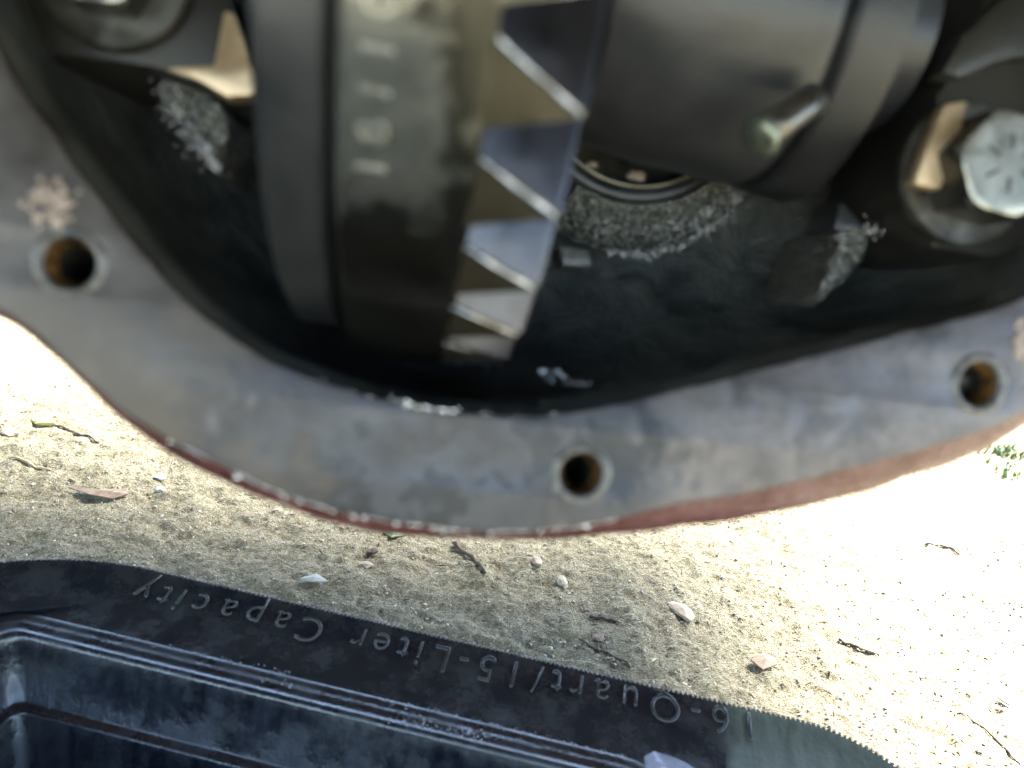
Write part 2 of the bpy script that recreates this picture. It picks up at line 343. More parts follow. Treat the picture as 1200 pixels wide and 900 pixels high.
scrap([(1168, 818), (1176, 819), (1183, 828), (1174, 825)], M_LEAF, 'small brown leaf scrap near the lower right corner', 'leaf_scrap', 'leaf scrap')
scrap([(878, 778), (892, 772), (906, 776), (908, 786), (892, 790)], M_LEAF, 'pinkish tan leaf scrap on the dirt above the right end of the pan', 'leaf_scrap', 'leaf scrap')
twig([(1120, 830), (1150, 845), (1178, 865), (1198, 890)], .0008, M_TWIG, 'twig', 'long thin rootlet curving into the lower right corner', 'twig')
scrap([(448, 626), (462, 622), (474, 630), (458, 634)], M_GREEN, 'yellow green leaf bit just beneath the lowest edge of the flange', 'leaf_scrap', 'leaf scrap')
# grass at the far right edge
def tuft(x, y, n, hgt, label):
    p = gpt(x, y); V = []; F = []
    for i in range(n):
        a = random.uniform(0, 2 * pi); l = hgt * random.uniform(.5, 1); bx, by = random.uniform(-.04, .04), random.uniform(-.025, .025); wd = random.uniform(.0015, .003); k = len(V)
        for s in range(4):
            t = s / 3; q = wd * (1 - t * .9); cx = bx + cos(a) * l * t * t * .7; cy = by + sin(a) * l * t * t * .7; cz = l * t * (1 - .3 * t)
            V += [(cx - sin(a) * q, cy + cos(a) * q, cz), (cx + sin(a) * q, cy - cos(a) * q, cz)]
            if s: F.append((k + 2 * s - 2, k + 2 * s - 1, k + 2 * s + 1, k + 2 * s))
    o = mesh('grass_tuft', V, F, M_GREEN, smooth=False); o.location = p; tag(o, label, 'grass tuft')
tuft(1172, 528, 64, .035, 'low tuft of green weeds at the right edge beyond the flange')
tuft(1196, 556, 40, .025, 'smaller brownish weed tuft in front of the green one at the right edge')

# ------------------------------------------------------------------ vehicle above, unseen: added and sized to shade the ground and housing
M_UND = mat('underbody_black', (.03, .03, .03), .6)
v = coords(M_UND); a = noi(M_UND, v, 12, 6, .6)
L_(M_UND, ramp(M_UND, a, [(.35, (.015, .015, .015)), (.7, (.07, .055, .04))]), B(M_UND).inputs['Base Color']); L_(M_UND, bump(M_UND, a, .01, .4), B(M_UND).inputs['Normal'])
def box(x0, x1, y0, y1, z0, z1):
    V = [(x, y, z) for z in (z0, z1) for y in (y0, y1) for x in (x0, x1)]
    return V, [(0, 2, 3, 1), (4, 5, 7, 6), (0, 1, 5, 4), (2, 6, 7, 3), (0, 4, 6, 2), (1, 3, 7, 5)]
veh = empty('added_truck_underbody', Matrix.Translation((0, .4, .62)), 'plain black truck underbody added above the axle, out of the picture, to cast shade', 'truck underbody')
VX0, VX1, VY0, VY1 = -1.2, .55, -.85, 1.14
def vb(nm, *b): mesh(nm, *box(b[0], b[1], b[2] - .4, b[3] - .4, b[4] - .62, b[5] - .62), M_UND, veh, smooth=False)
vb('bed_floor', VX0, VX1, VY0, VY1, .66, .70)
for i in range(8): vb('cross_member', VX0, VX1, -.84 + i * .27, -.79 + i * .27, .625, .659)
vb('frame_rail', -.56, -.50, VY0, VY1, .54, .624); vb('frame_rail', .50, .56, VY0, VY1, .54, .624)

# ------------------------------------------------------------------ differential housing
hous = empty('differential_housing', HM, 'open cast differential housing with a bare grey gasket flange and rusty red edge', 'differential housing')
NL = 240
def ol(pix, wo=0.0): return [Vector((*onh(x, y, wo), 0)) for x, y in pix]
inn = ol([(0, 65), (40, 125), (90, 195), (140, 262), (185, 318), (235, 370), (300, 415), (370, 445), (430, 463), (520, 483), (620, 488), (700, 478), (780, 459), (860, 440), (960, 415), (1060, 388), (1140, 369), (1200, 352)])
inn += [Vector((x, y, 0)) for x, y in [(.121, .066), (.131, .09), (.134, .12), (.13, .155), (.11, .19), (.075, .22), (.03, .236), (-.02, .236), (-.065, .222), (-.102, .195), (-.125, .16), (-.132, .125), (-.127, .098)]]
fo = ol([(-60, 345), (0, 362), (34, 383), (60, 410), (98, 446), (150, 490), (190, 515), (232, 530), (300, 568), (380, 597), (450, 611), (560, 624), (650, 622), (720, 611), (800, 590), (850, 585), (950, 562), (1050, 537), (1150, 508), (1200, 486), (1260, 450)])
fo += [Vector((x, y, 0)) for x, y in [(.142, .058), (.156, .09), (.159, .125), (.152, .17), (.128, .212), (.088, .245), (.035, .262), (-.025, .262), (-.08, .245), (-.122, .21), (-.148, .17), (-.156, .125), (-.150, .085), (-.14, .05)]]
so_ = ol([(-60, 350), (0, 367), (33, 386), (58, 412), (95, 447), (148, 494), (196, 530), (258, 565), (330, 594), (400, 615), (480, 629), (600, 634), (700, 629), (800, 617), (900, 602), (980, 585), (1050, 564), (1110, 547), (1150, 532), (1200, 502), (1265, 455)], -.007)
so_ += [p * 1.0 + (p - Vector((0, .12, 0))).normalized() * .003 for p in fo[-14:]]
def prep(P, it=4): return smoothloop(resample(P, NL, True), it)
inn = prep(inn); fo = prep(fo, 2); so_ = prep(so_, 2)
def rot_start(P, ang=-pi / 2):
    """start each loop at the same bearing and space it by bearing, so lofts do not twist"""
    c = Vector((0, .12, 0)); out = []
    A = [(atan2(p.y - c.y, p.x - c.x) % (2 * pi), (p - c).length) for p in P]; A.sort()
    an = np.array([a[0] for a in A]); rn = np.array([a[1] for a in A]); an = np.concatenate([an - 2 * pi, an, an + 2 * pi]); rn = np.tile(rn, 3)
    for k in range(NL):
        t = 2 * pi * k / NL; r = float(np.interp(t, an, rn)); out.append(Vector((c.x + r * cos(t), c.y + r * sin(t), 0)))
    return out
inn, fo, so_ = rot_start(inn), rot_start(fo), rot_start(so_)
for i in range(NL):      # uneven edges
    j = .0004 * noise.noise(inn[i] * 160) + .0003 * noise.noise(inn[i] * 600)
    c = Vector((0, .12, 0)); inn[i] += (inn[i] - c).normalized() * j; fo[i] += (fo[i] - c).normalized() * .0004 * noise.noise(fo[i] * 200)
# flange face: filled 2D curve with real bolt holes
HOLES = [onh(82, 308), onh(681, 556), onh(1147, 450)] + [(.1455, .12), (.125, .195), (.06, .248), (-.01, .252), (-.09, .226), (-.143, .14)]
HR = [.0049, .0046, .0050] + [.005] * 6
cu = bpy.data.curves.new('flange_outline', 'CURVE'); cu.dimensions = '2D'; cu.fill_mode = 'BOTH'; cu.resolution_u = 1
def spl(P):
    s = cu.splines.new('POLY'); s.points.add(len(P) - 1); s.use_cyclic_u = True
    for q, p in zip(s.points, P): q.co = (p[0], p[1], 0, 1)
spl(fo); spl(inn)
for (hx, hy), hr in zip(HOLES, HR): spl([(hx + hr * cos(t * pi / 16), hy + hr * sin(t * pi / 16)) for t in range(32)])
cu.extrude = .0035; cu.bevel_depth = .0007; cu.bevel_resolution = 2; cu.offset = -.0007
co = bpy.data.objects.new('tmp', cu); COL.objects.link(co); dg = bpy.context.evaluated_depsgraph_get()
me = bpy.data.meshes.new_from_object(co.evaluated_get(dg)); me.name = 'flange'; bpy.data.objects.remove(co)
me.materials.clear()
bm = bmesh.new(); bm.from_mesh(me); bmesh.ops.remove_doubles(bm, verts=bm.verts, dist=1e-6)
bmesh.ops.translate(bm, verts=bm.verts, vec=(0, 0, -.0042)); bmesh.ops.recalc_face_normals(bm, faces=bm.faces); bm.to_mesh(me); bm.free()
link('flange', me, M_FACE, hous, autos=35)
M_COL = steel('grey_sealant_crust', (.05, .05, .05), (.17, .17, .165), .4, .3, 300)
# threaded holes
for i, ((hx, hy), hr) in enumerate(zip(HOLES, HR)):
    if i > 2: continue
    pr = [(-.0006, hr + .0001), (-.0022, hr - .0003), (-.0036, hr - .0012)]
    for k in range(12 if i != 2 else 3):
        z = -.0042 - k * .00125; pr += [(z, hr - .0011), (z - .0006, hr - .0017)]
    zb = pr[-1][0]; pr += [(zb - .001, hr * .55), (zb - .0015, .0001)]
    n = 40; o = mesh('threaded_hole', *rings([[(hx + r * cos(2 * pi * j / n), hy + r * sin(2 * pi * j / n), z) for j in range(n)] for z, r in pr], cap1=True), M_RUST, hous)
    o.data.materials.append(M_CAP)
    for f_ in o.data.polygons: f_.material_index = 1 if f_.center.z < -.0038 else 0
    # crusty collar of sealant and rust round the hole
    L = []
    for q, (ro, z) in enumerate([(0, .0001), (.0005, .0006), (.0012, .0006), (.0021, -.0001)]):
        L.append([(hx + (hr + .0002 + ro * (1 + .5 * noise.noise(Vector((cos(2 * pi * j / n) * 2, sin(2 * pi * j / n) * 2, i * 5))))) * cos(2 * pi * j / n),
                   hy + (hr + .0002 + ro * (1 + .5 * noise.noise(Vector((cos(2 * pi * j / n) * 2, sin(2 * pi * j / n) * 2, i * 5 + 9))))) * sin(2 * pi * j / n), z * (1 + .6 * noise.noise(Vector((j * .5, i, q))))) for j in range(n)])
    mesh('sealant_collar', *rings(L), M_COL, hous)
# crust of rust left above the left hole
def blob(u_, v_, w_, r, m, nm, par, seed, sx=1, sy=1, sz=.4, sub=2):
    bm = bmesh.new(); bmesh.ops.create_icosphere(bm, subdivisions=sub, radius=1)
    for q in bm.verts:
        k = 1 + .5 * noise.noise(q.co * 2 + Vector((seed, seed * 2, 0))); q.co = Vector((q.co.x * sx, q.co.y * sy, q.co.z * sz)) * k * r + Vector((u_, v_, w_))
    me = bpy.data.meshes.new(nm); bm.to_mesh(me); bm.free(); return link(nm, me, m, par)
def merged(nm, blobs, m, par, **tg):
    bm = bmesh.new()
    for (u_, v_, w_, r, sz) in blobs:
        q = bmesh.ops.create_icosphere(bm, subdivisions=1, radius=r)['verts']; sd_ = random.random() * 9
        for x in q:
            k = 1 + .5 * noise.noise(x.co / r * 1.5 + Vector((sd_, 0, 0))); x.co = Vector((x.co.x * k + u_, x.co.y * k + v_, x.co.z * sz + w_))
    me = bpy.data.meshes.new(nm); bm.to_mesh(me); bm.free(); o = link(nm, me, m, par); tag(o, **tg); return o
M_CRUST = steel('pinkish_crust', (.2, .15, .13), (.42, .34, .3), .5, .1, 300)
cx, cy = onh(58, 240)
merged('rust_crust', [(cx + random.gauss(0, .0020), cy + random.gauss(0, .0022), 0, random.uniform(.0003, .0009), .5) for _ in range(90)], M_CRUST, hous, kind='stuff')
cx, cy = onh(1198, 405)
merged('rust_crust', [(cx + random.gauss(0, .0016), cy + random.gauss(0, .0022), 0, random.uniform(.0005, .0012), .5) for _ in range(40)], M_CRUST, hous, kind='stuff')
# outer chamfer and shell, red painted
def scl(P, s, z, dy=0, k=0): return [Vector(((p.x) * s, (p.y - .12) * s + .12 + dy, z)) for p in P]
def outw(P, d, z): return [Vector((p.x, p.y, 0)) + (p - Vector((0, .12, 0))).normalized() * d + Vector((0, 0, z)) for p in P]
def jit(l, a, f): return [p + (p - Vector((0, .12, p.z))).normalized() * a * noise.noise(Vector((p.x * f, p.y * f, p.z * f))) for p in l]
L = [outw(fo, -.0006, -.0010), outw([a.lerp(b, .12) for a, b in zip(fo, so_)], .0, -.0016), jit(outw([a.lerp(b, .6) for a, b in zip(fo, so_)], 0, -.0040), .0006, 120),
     jit(outw(so_, 0, -.0070), .0008, 90), jit(outw(so_, 0, -.014), .0008, 90), outw(so_, -.002, -.018), scl(so_, .93, -.026), scl(so_, .86, -.05), scl(so_, .78, -.09), scl(so_, .6, -.125)]
o = mesh('outer_shell', *rings([[tuple(p) for p in l] for l in L], cap1=True), M_RED, hous)
# inner cavity: lofted from the opening to the back wall
def inw(P, d, z, s=1): return [Vector((p.x * s, (p.y - .12) * s + .12, 0)) - (p - Vector((0, .12, 0))).normalized() * d + Vector((0, 0, z)) for p in P]
L = [inw(inn, .0003, -.0009), inw(inn, .0006, -.006), inw(inn, .0015, -.012), jit(inw(inn, -.001, -.022), .001, 60), jit(inw(inn, -.001, -.04), .002, 50), jit(inw(inn, .002, -.06), .003, 45), jit(inw(inn, .010, -.08), .003, 40), jit(inw(inn, .026, -.095), .003, 40), inw(inn, .052, -.104), inw(inn, .085, -.106)]
mesh('cavity_wall', *rings([[tuple(p) for p in l] for l in L], cap1=True), M_CAST, hous)
# axle tubes
for sgn in (-1, 1):
    V, F = lathe_u([(sgn * .140, .045), (sgn * .150, .040), (sgn * .17, .037), (sgn * .62, .035), (sgn * .62, .001)], 48)
    mesh('axle_tube', V, F, M_RED, hous, M=Matrix.Translation((0, .088, -.045)))
# bright tube on the wet lower lip and beads on the rims, painting oil glints
def along(P, pa, pb, n, w_, rr, nm, off=0.0):
    q = [p for p in P if pa[0] <= p.x <= pb[0] and p.y < .09]; q.sort(key=lambda p: p.x); q = resample(q, n)
    return [(p.x + random.gauss(0, .0014), p.y + off + random.gauss(0, .0003), w_, random.uniform(*rr), .6) for p in q]
dr = along(fo, (-.066, 0), (.018, 0), 70, -.0008, (.0002, .0006), '') + along(inn, (-.052, 0), (.004, 0), 16, -.0003, (.0002, .0005), '')
dr += along(fo, (-.03, 0), (.012, 0), 46, -.0012, (.0002, .0008), '') + along(inn, (-.032, 0), (-.022, 0), 16, .0, (.0003, .0007), '')
dr += along(fo, (-.08, 0), (-.02, 0), 8, -.0006, (.0004, .0008), '')
M_BEAD = steel('lip_highlight_steel', (.12, .12, .13), (.6, .6, .66), .22, 1, 140)
q = [p for p in fo if -.078 <= p.x <= .018 and p.y < .09]; q.sort(key=lambda p: p.x); q = resample(q, 160)
tube('wet_lip_highlight', [(p.x, p.y, -.0010) for p in q], [.0003 + .00035 * max(0, .4 + noise.noise(p * 120)) for p in q], M_BEAD, hous, 6)
merged('glint_beads', dr, M_GLINT, hous, kind='stuff')
# pinion bearing web in the back: boss ring with a gritty cast skirt
pb = Vector((*onh(752, 95, -.075), -.075))
def arc(nm, r0_, r1_, w0, w1, a0, a1, m, n=64, rough=0.0):
    L = []
    for q in range(7):
        t = q / 6; r = r0_ + (r1_ - r0_) * t; z = w0 + (w1 - w0) * t ** 1.6
        L.append([(pb.x + (r + rough * noise.noise(Vector((j * .35, q * .6, 1)))) * cos(radians(a0 + (a1 - a0) * j / n)), pb.y + (r + rough * noise.noise(Vector((j * .3, q * .7, 4)))) * sin(radians(a0 + (a1 - a0) * j / n)), z + rough * .6 * noise.noise(Vector((j * .4, q * .9, 8)))) for j in range(n + 1)])
    return nrm(mesh(nm, *rings(L, closed=False), m, hous))
arc('gritty_web', .0375, .0505, -.075, -.088, 245, 322, M_GRIT, 200, .0010)
n = 96
def wring(nm, prof, m, c=pb, par=hous):
    return mesh(nm, *rings([[(c.x + r * cos(2 * pi * j / n), c.y + r * sin(2 * pi * j / n), z) for j in range(n)] for z, r in prof]), m, par)
wring('bearing_bore', [(-.105, .030), (-.080, .031), (-.075, .0325), (-.0745, .035), (-.0755, .0372), (-.100, .038)], M_CASE)
o = wring('bearing_race_lip', [(-.0800, .0305), (-.0732, .0318), (-.0730, .0322), (-.0740, .0330)], M_WASH)
tag(o, 'thin bright ring of the pinion bearing race')
# sump bottom puddle
px, py = onh(690, 450, -.075)
V = []; NN = 40
pl = [(onh(630, 432, -.06)[0] - .004, .0), ]
oil = [(-.05, .017), (-.02, .0145), (.02, .0155), (.05, .022)]
# oil lying in the bottom of the cavity: level in the world
lv = P0.z + .0195 * hv.z
def level_disc():
    V = []; Mi = HM.inverted()
    for j in range(64):
        a = 2 * pi * j / 64; p = HM @ Vector((.012 + .052 * cos(a), 0.02, -.052 + .038 * sin(a))); p.z = P0.z + .0030
        V.append(Mi @ p)
    return mesh('oil_puddle', V, [tuple(range(64))], M_OIL, hous, smooth=False)
# cast ribs below the bearing caps, sand cast and oily
def slab(nm, pix, w0, w1, m, par=hous, bev=.001, sm=False, subd=0, rough=0):
    """outline read off on plane w0 given real thickness towards w1"""
    P = [Vector((*onh(x, y, w0), w0)) for x, y in pix]; n_ = len(P)
    bm = bmesh.new(); top = [bm.verts.new(p) for p in P]; bot = [bm.verts.new((p.x, p.y, w1)) for p in P]
    bm.faces.new(top); bm.faces.new(bot[::-1])
    for i in range(n_): k = (i + 1) % n_; bm.faces.new((top[i], bot[i], bot[k], top[k]))
    bmesh.ops.recalc_face_normals(bm, faces=bm.faces)
    if bev: bmesh.ops.bevel(bm, geom=list(bm.edges), offset=bev, segments=2, affect='EDGES', profile=.6)
    if subd:
        bmesh.ops.triangulate(bm, faces=bm.faces); bmesh.ops.subdivide_edges(bm, edges=list(bm.edges), cuts=subd, use_grid_fill=True)
        for q in bm.verts: q.co += q.normal * rough * noise.noise(q.co * 500)
    me = bpy.data.meshes.new(nm); bm.to_mesh(me); bm.free(); return link(nm, me, m, par, smooth=True, autos=40)
slab('cast_rib', [(180, 85), (215, 92), (262, 122), (268, 160), (258, 205), (236, 188), (212, 140), (192, 120)], -.040, -.075, M_GRIT, bev=.002, subd=3, rough=.001)
slab('cast_rib', [(992, 266), (1022, 268), (1016, 300), (992, 328), (955, 362), (968, 330), (982, 295)], -.042, -.08, M_GRIT, bev=.002, subd=3, rough=.001)
slab('cast_web', [(985, 235), (1000, 250), (1016, 266), (1000, 270), (978, 268)], -.034, -.05, M_CASE, bev=.0008)

slab('cast_boss', [(655, 288), (690, 292), (694, 312), (660, 312)], -.070, -.085, M_CAST, bev=.001)
# bearing caps with their bolts (one each side)
def hexbolt(par, loc, rad=.0098, hgt=.009, flr=.0155, flh=.003, rz=0.2):
    wsh = mesh('washer', *lathe_w([(-.001, flr * .6), (0, flr), (flh * .6, flr), (flh, flr - .0007), (flh, rad * .9)], 48), M_WASH, par, autos=30, M=Matrix.Translation(loc))
    L = []
    R6 = rad / cos(pi / 6)
    for z, k in ((flh, 1), (flh + hgt - .0018, 1), (flh + hgt - .0004, .93), (flh + hgt, .88)):
        l = []
        for j in range(48):
            a = 2 * pi * j / 48; hx = rad / cos(((a + pi / 6) % (pi / 3)) - pi / 6); rr = hx if k == 1 else min(hx, rad * (1.06 if k == .93 else .97))
            l.append((rr * cos(a), rr * sin(a), z))
        L.append(l)
    b = mesh('cap_bolt', *rings(L, cap0=True, cap1=True), M_BOLT, par, autos=28, M=Matrix.Translation(loc) @ Matrix.Rotation(rz, 4, 'Z'))
    b.data.materials.append(M_CAP)
    for f_ in b.data.polygons: f_.material_index = 1 if abs(f_.normal.z) < .35 else 0
    # radial grade marks, fine raised dashes on the head
    V = []; F = []
    for q in range(6):
        a = q * pi / 3 + .2; V0, F0 = box(.0035, .0068, -.00035, .00035, flh + hgt - .0002, flh + hgt + .0003); k = len(V)
        V += [(x * cos(a) - y * sin(a), x * sin(a) + y * cos(a), z) for x, y, z in V0]; F += [tuple(i + k for i in f) for f in F0]
    mesh('grade_marks', V, F, M_MARK, par, smooth=False, M=Matrix.Translation(loc) @ Matrix.Rotation(rz, 4, 'Z'))
# left cap
capl = slab('bearing_cap', [(-60, -60), (60, -80), (262, -60), (275, 10), (290, 55), (298, 108), (262, 108), (185, 80), (120, 70), (20, 60), (-60, 20)], -.030, -.070, M_CAP, bev=.002)
slab('machined_step', [(262, 12), (275, 14), (286, 48), (301, 97), (297, 111), (266, 113), (230, 92), (190, 79), (250, 76)], -.0285, -.036, M_MACH, capl, bev=.0008)
hexbolt(capl, Vector((*onh(131, -34, -.026), -.0295)), flr=.0168, rz=.55)
# right cap
capr = slab('bearing_cap', [(1215, -120), (1160, -20), (1128, 60), (1100, 110), (1085, 170), (1066, 230), (1095, 292), (1165, 305), (1260, 290), (1330, 200), (1330, -60)], -.024, -.070, M_CAP, bev=.004)
slab('cap_shoulder', [(1205, -60), (1180, -10), (1130, 40), (1100, 88), (1130, 92), (1180, 70), (1240, 66), (1260, -60)], -.020, -.030, M_CAP, capr, bev=.0035)
hexbolt(capr, Vector((*onh(1181, 192, -.008), -.0235)), rad=.0116, hgt=.0135, flr=.0180, flh=.003, rz=.4)
slab('machined_step', [(1108, 122), (1134, 118), (1124, 168), (1102, 222), (1072, 214), (1088, 168)], -.0150, -.0190, M_MACH, capr, bev=.0006)

# ------------------------------------------------------------------ differential carrier: ring gear + case, turns about the axle line
GC = Vector((0, .120, -.039)); GR = .100
car = empty('differential_carrier', HM @ Matrix.Translation(GC), 'oily steel ring gear bolted to its dark round carrier case inside the housing', 'ring gear')
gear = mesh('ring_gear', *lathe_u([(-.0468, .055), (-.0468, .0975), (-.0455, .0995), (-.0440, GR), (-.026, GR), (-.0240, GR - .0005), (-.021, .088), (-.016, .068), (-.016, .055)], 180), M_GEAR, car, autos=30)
n_t = 35; pitch = 2 * pi / n_t
def tooth_mesh():
    L = []
    for q in range(7):
        t = q / 6; r = (GR - .0002) - t * .033; root = -.0255 + .0085 * t; tip = -.0090 + .0050 * t; h = tip - root; tw = TW * (t + .25 * t * t)
        prof = [(0.0, 0), (-.13, .05), (-.36, .44), (-.62, .93), (-.65, .985), (-.685, 1), (-.715, .96), (-.80, .62), (-.93, .10), (-1.0, 0)]
        sc = 1 if q else .985
        l = []
        for s, hh in prof:
            a = s * pitch + tw; l.append((root + h * hh * sc, r * sin(a), r * cos(a)))
        L.append(l)
    return rings(L, cap0=True, cap1=True)
TW = radians(13)
V, F = tooth_mesh()
t0 = mesh('gear_tooth', V, F, M_TOOTH, gear, autos=45); nrm(t0)
bm = bmesh.new(); bm.from_mesh(t0.data); es = [e for e in bm.edges if len(e.link_faces) == 2 and (len(e.link_faces[0].verts) > 4) != (len(e.link_faces[1].verts) > 4)]

for f in bm.faces: f.material_index = 0 if len(f.verts) > 4 else 1
rb = bmesh.ops.bevel(bm, geom=es, offset=.0006, segments=2, affect='EDGES', material=2); bm.to_mesh(t0.data); bm.free(); t0.data.materials.append(M_FLANK); t0.data.materials.append(M_EDGE)
t0.data.polygons.foreach_set('use_smooth', [True] * len(t0.data.polygons))
PH = radians(-37.8)
t0.matrix_local = Matrix.Rotation(-PH, 4, 'X')
for k in range(1, n_t):
    c = t0.copy(); COL.objects.link(c); c.parent = gear; c.matrix_local = Matrix.Rotation(-PH - k * pitch, 4, 'X')
M_STAMP = steel('worn_stamped_steel', (.3, .3, .28), (.52, .52, .48), .3, .9, 80)
# stamped digits on the rim
def glyph(ch, size, ext, bev=.0001, off=0.0):
    fc = bpy.data.curves.new('glyph', 'FONT'); fc.body = ch; fc.size = size; fc.extrude = ext; fc.bevel_depth = bev; fc.offset = off; fc.bevel_resolution = 1; fc.align_x = 'CENTER'; fc.align_y = 'CENTER'; fc.resolution_u = 5
    o = bpy.data.objects.new('g', fc); COL.objects.link(o); d = bpy.context.evaluated_depsgraph_get()
    me = bpy.data.meshes.new_from_object(o.evaluated_get(d)); bpy.data.objects.remove(o); me.materials.clear(); return me
for i, ch in enumerate('18110/14X'):
    me = glyph(ch, .0088, .00022); ang0 = radians(-42 + i * 3.5)
    for q in me.vertices:
        x, y, z = q.co; a = ang0 + x * -1 / GR * .9 * -1; rr = GR + z + .0001
        q.co = (-.0405 + (-y) * .75, rr * sin(a), rr * cos(a))
    me.name = 'stamped_digit'; link('stamped_digit', me, M_STAMP, gear, smooth=False)
# case shoulder left of the gear, and the case body to the right
mesh('case_flange', *lathe_u([(-.0620, .050), (-.0618, .086), (-.0608, .0900), (-.0590, .0930), (-.0500, .0935), (-.0490, .0928), (-.0488, .090), (-.0470, .089)], 160), M_CASE, car, autos=30)
mesh('case_hub', *lathe_u([(-.095, .018), (-.094, .020), (-.070, .021), (-.062, .040)], 96), M_CASE, car, autos=30)
mesh('carrier_case', *lathe_u([(-.016, .028), (.0005, .030), (.0015, .0335), (.004, .0365), (.020, .0402), (.049, .0425), (.0520, .0421), (.053, .0412), (.0540, .041)], 160), M_CASE, car, autos=30)
mesh('case_end_ring', *lathe_u([(.054, .041), (.0543, .0430), (.0555, .0440), (.0640, .0450), (.0665, .0450), (.0675, .042), (.069, .026), (.085, .024), (.085, .02)], 160), M_RING, car, autos=30)
# lock pin poking out of the case edge
pa = Vector((*onh(940, 125, -.002), -.002)) - GC; pc = Vector((*onh(893, 158, .002), .002)) - GC
dv = (pc - pa).normalized()
pts = [pa - dv * .004, pa, pa.lerp(pc, .5), pc]
pin = tube('lock_pin', pts, [.0036] * 4, M_WASH, car, 24)
tube('pin_head', [pc - dv * .0004, pc, pc + dv * .0012, pc + dv * .0020, pc + dv * .0023], [.0040, .0046, .0044, .0032, .001], M_PIN, pin, 24)

# ------------------------------------------------------------------ oil drain pan
YAW = radians(-6.1); PM = Matrix.Translation((0, .308, 0)) @ Matrix.Rotation(YAW, 4, 'Z')
PMi = PM.inverted()
pan = empty('oil_drain_pan', PM, 'black plastic oil drain pan on the dirt with upside-down raised lettering on its rim', 'drain pan')
def rrect(x0, x1, y0, y1, r, n=18, m=60):
    """rounded rectangle, corner radii r = (far right, far left, near left, near right); n per corner, m per side"""
    P = []
    cs = [(x1 - r[0], y1 - r[0], r[0], 0), (x0 + r[1], y1 - r[1], r[1], 90), (x0 + r[2], y0 + r[2], r[2], 180), (x1 - r[3], y0 + r[3], r[3], 270)]
    for i, (cx, cy, rr, a) in enumerate(cs):
        A = [Vector((cx + rr * cos(radians(a + 90 * k / n)), cy + rr * sin(radians(a + 90 * k / n)), 0)) for k in range(n + 1)]
        P += A; b = cs[(i + 1) % 4]; nx = Vector((b[0] + b[2] * cos(radians(b[3])), b[1] + b[2] * sin(radians(b[3])), 0))
        P += [A[-1].lerp(nx, k / m) for k in range(1, m)]
    return P
X0, X1 = -.290, .218; Y0 = -.33
def lp(tx0, t, tx1, z, r=None, jitter=0):
    P = rrect(X0 + tx0, X1 - tx1, Y0 + t, -t, r or (max(.06 - t * .6, .03), max(.12 - t, .03), max(.12 - t, .03), max(.06 - t * .6, .03)))
    return [(p.x, p.y, z) for p in P]
L = [lp(.0065, .0065, .0065, .060), lp(.004, .004, .004, .104), lp(0, 0, 0, .1065), lp(-.0005, -.0005, -.0005, .1095), lp(.0015, .0015, .0015, .1118), lp(.004, .004, .004, .1112), lp(.008, .006, .008, .1098),
     lp(.045, .022, .050, .1065), [(p.x, p.y, .1045) for p in rrect(X0 + .0738, X1 - .1118, Y0 + .0408, -.0404, (.030, .0108, .0108, .024))]]
mesh('rim', *rings(L), M_PAN, pan, autos=50)
# ridges and basin
def ib(dx, z, r=.022, q=.45): P = rrect(X0 + .074 + dx, X1 - .112 - dx, Y0 + .041 + dx, -.0406 - dx, (r + .006, r * q, r * q, r)); return [(p.x, p.y, z) for p in P]
L = [ib(-.0002, .1045, .024), ib(.0008, .1047, .023), ib(.0020, .10465), ib(.0030, .1042), ib(.0044, .1041), ib(.0054, .1043), ib(.0066, .10425, .021), ib(.0076, .1037, .02), ib(.0096, .1034, .02),
     ib(.0106, .1041, .019), ib(.0120, .1039, .018), ib(.0131, .1018, .017), ib(.0138, .0965, .016), ib(.0195, .0735, .014), ib(.0205, .0722, .013), ib(.0230, .0722, .012), ib(.0240, .0705, .012), ib(.028, .030, .012), ib(.04, .012, .012)]
mesh('basin', *rings(L, cap1=True), M_PANW, pan, autos=60)
P = ib(.0275, .036, .012); mesh('waste_oil', P, [tuple(range(len(P)))], M_OIL, pan, smooth=False)
# knurled lip: small teeth all along the far edge
bmv = []; bmf = []
edgeP = [Vector(p) for p in lp(.0002, .0002, .0002, .1108)]; edgeP = [p for p in edgeP if p.y > -.13]
edgeP.sort(key=lambda p: atan2(p.y + .16, p.x)); edgeP = resample(edgeP, 300)
for i, p in enumerate(edgeP):
    t = (edgeP[min(i + 1, 299)] - edgeP[max(i - 1, 0)]).normalized(); nn = Vector((-t.y, t.x, 0)); k = len(bmv); hgt = .0006 * random.uniform(.7, 1.2)
    for a, b, c in ((-.0008, -.0012, -.0012), (.0008, -.0012, -.0012), (.0008, .0022, -.0008), (-.0008, .0022, -.0008), (-.0004, 0, hgt), (.0004, 0, hgt), (.0004, .0014, hgt * .8), (-.0004, .0014, hgt * .8)):
        bmv.append(p + t * a - nn * b * -1 * -1 + Vector((0, 0, c)))
    bmf += [tuple(k + q for q in f) for f in ((4, 5, 6, 7), (0, 1, 5, 4), (1, 2, 6, 5), (2, 3, 7, 6), (3, 0, 4, 7))]
kn = mesh('knurled_lip', bmv, bmf, M_PAN, pan, smooth=False); nrm(kn)
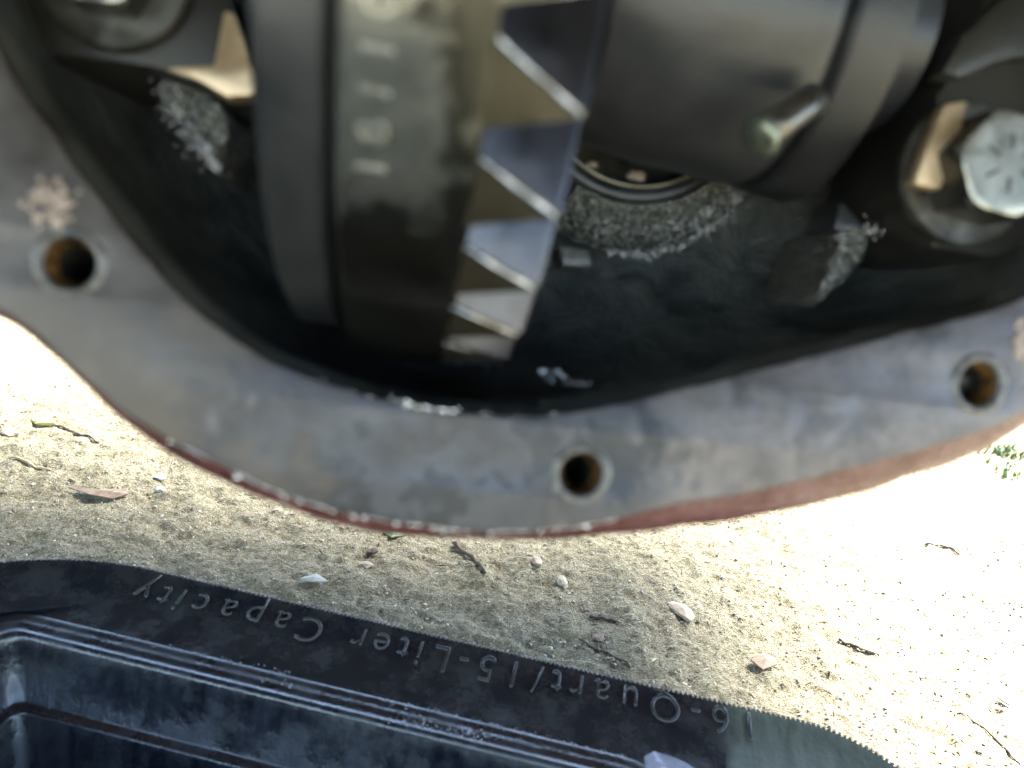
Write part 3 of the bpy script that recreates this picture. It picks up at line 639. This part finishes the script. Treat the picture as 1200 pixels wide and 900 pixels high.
# raised lettering, read from the far side of the pan
TXT = '16-Quart/15-Liter Capacity'
A = PMi @ onz(893, 857, .108); Bp = PMi @ onz(153, 691, .108)
adv = {'1': .62, '-': .45, '/': .5, 'i': .36, 't': .42, 'r': .48, ' ': .5, 'Q': .95, 'L': .66, 'C': .85, 'l': .36}
W = [adv.get(c, .68) for c in TXT]; tot = sum(W); acc = 0
def rimz(t): return float(np.interp(t, [.004, .006, .022, .0405], [.1112, .1098, .1065, .1045]))
for c, wd in zip(TXT, W):
    s = (acc + wd / 2) / tot; acc += wd
    if c == ' ': continue
    x = A.x + (Bp.x - A.x) * s; yc = A.y + (Bp.y - A.y) * s
    me = glyph(c, .0205, .0004, .0004, -.0006); xs = [q.co.x for q in me.vertices]; mid = (max(xs) + min(xs)) / 2
    
    for q in me.vertices:
        X = x - (q.co.x - mid) * .92; Y = yc - (q.co.y) * 1.0; q.co = (X, Y, rimz(-Y) + q.co.z + .0003)
    me.name = 'letter'; link('letter', me, M_LET, pan, smooth=False)

# mirror-bright specks painting glints: metal on skirt and ribs, reflections on sump floor
def specks(pix, wo, n, rr, sp):
    out = []
    for _ in range(n):
        k = random.randrange(len(pix) - 1); t = random.random(); x = pix[k][0] + (pix[k + 1][0] - pix[k][0]) * t + random.gauss(0, sp); y = pix[k][1] + (pix[k + 1][1] - pix[k][1]) * t + random.gauss(0, sp)
        u_, v_ = onh(x, y, wo); out.append((u_, v_, wo, random.uniform(*rr), .8))
    return out
B_ = specks([(712, 296), (760, 299), (800, 288), (850, 255), (888, 203)], -.083, 240, (.00015, .0005), 3) + specks([(690, 262), (770, 272), (830, 250), (870, 225)], -.079, 420, (.0001, .0004), 11)
B_ += specks([(632, 438), (652, 436), (668, 444)], -.040, 26, (.0003, .0008), 2) + specks([(640, 446), (700, 452), (738, 455)], -.040, 36, (.0003, .0006), 2)
B_ += specks([(990, 275), (978, 320), (960, 345)], -.040, 70, (.00015, .0004), 4) + specks([(1000, 266), (1030, 268), (1080, 285)], -.040, 60, (.00015, .0005), 5)
B_ += specks([(195, 105), (215, 145), (245, 190)], -.038, 260, (.0001, .00035), 9) + specks([(236, 170), (255, 198)], -.037, 50, (.0002, .0005), 4)
merged('metal_glint_specks', B_, M_GLINT, hous, kind='stuff')

# pale specks painting the wet sparkle along the pan ridges
def pspecks(pix, z, n, rr, sp):
    out = []
    for _ in range(n):
        k = random.randrange(len(pix) - 1); t = random.random() ** .8; x = pix[k][0] + (pix[k + 1][0] - pix[k][0]) * t + random.gauss(0, sp * 2); y = pix[k][1] + (pix[k + 1][1] - pix[k][1]) * t + random.gauss(0, sp)
        p = PMi @ onz(x, y, z); out.append((p.x, p.y, z, random.uniform(*rr), .6))
    return out
B_ = pspecks([(160, 752), (250, 770), (340, 790)], .1048, 60, (.00015, .0004), 2) + pspecks([(450, 820), (540, 838), (640, 860), (740, 886)], .1045, 260, (.00015, .00045), 3)
B_ += pspecks([(450, 842), (520, 852), (580, 864)], .1042, 120, (.00015, .00045), 3) + pspecks([(300, 795), (345, 803)], .1045, 14, (.0002, .0005), 2)
M_SPARKLE = mat('pan_sparkle', (.35, .36, .38), .12, .6, .8)
merged('sparkle_specks', B_, M_SPARKLE, pan, kind='stuff')

for (x_, y_, r_) in ((745, 206, .0022), (694, 193, .0014)): blob(*onh(x_, y_, -.070), -.070, r_, M_CRUST, 'oil_reflection', hous, 3, 1.4, .7)  # two pinkish blobs painting reflections on the oil

# pale sheet painting a sky reflection on the wet pan rim, right end
M_FILM = steel('pale_sky_reflection', (.3, .36, .46), (.55, .6, .72), .2, .6, 120)
fp = [PMi @ onz(x_, y_, .1052) for x_, y_ in ((755, 886), (764, 882), (772, 875), (783, 880), (797, 877), (806, 886), (818, 891), (836, 884), (858, 889), (884, 896), (912, 905), (930, 925), (850, 925), (757, 918))]
n_ = len(fp); V = [(p.x, p.y, .1052) for p in fp] + [(p.x, p.y, .1043) for p in fp]
mesh('sky_reflection_film', V, [tuple(range(n_))] + [(i, (i + 1) % n_, n_ + (i + 1) % n_, n_ + i) for i in range(n_)], M_FILM, pan, smooth=False)
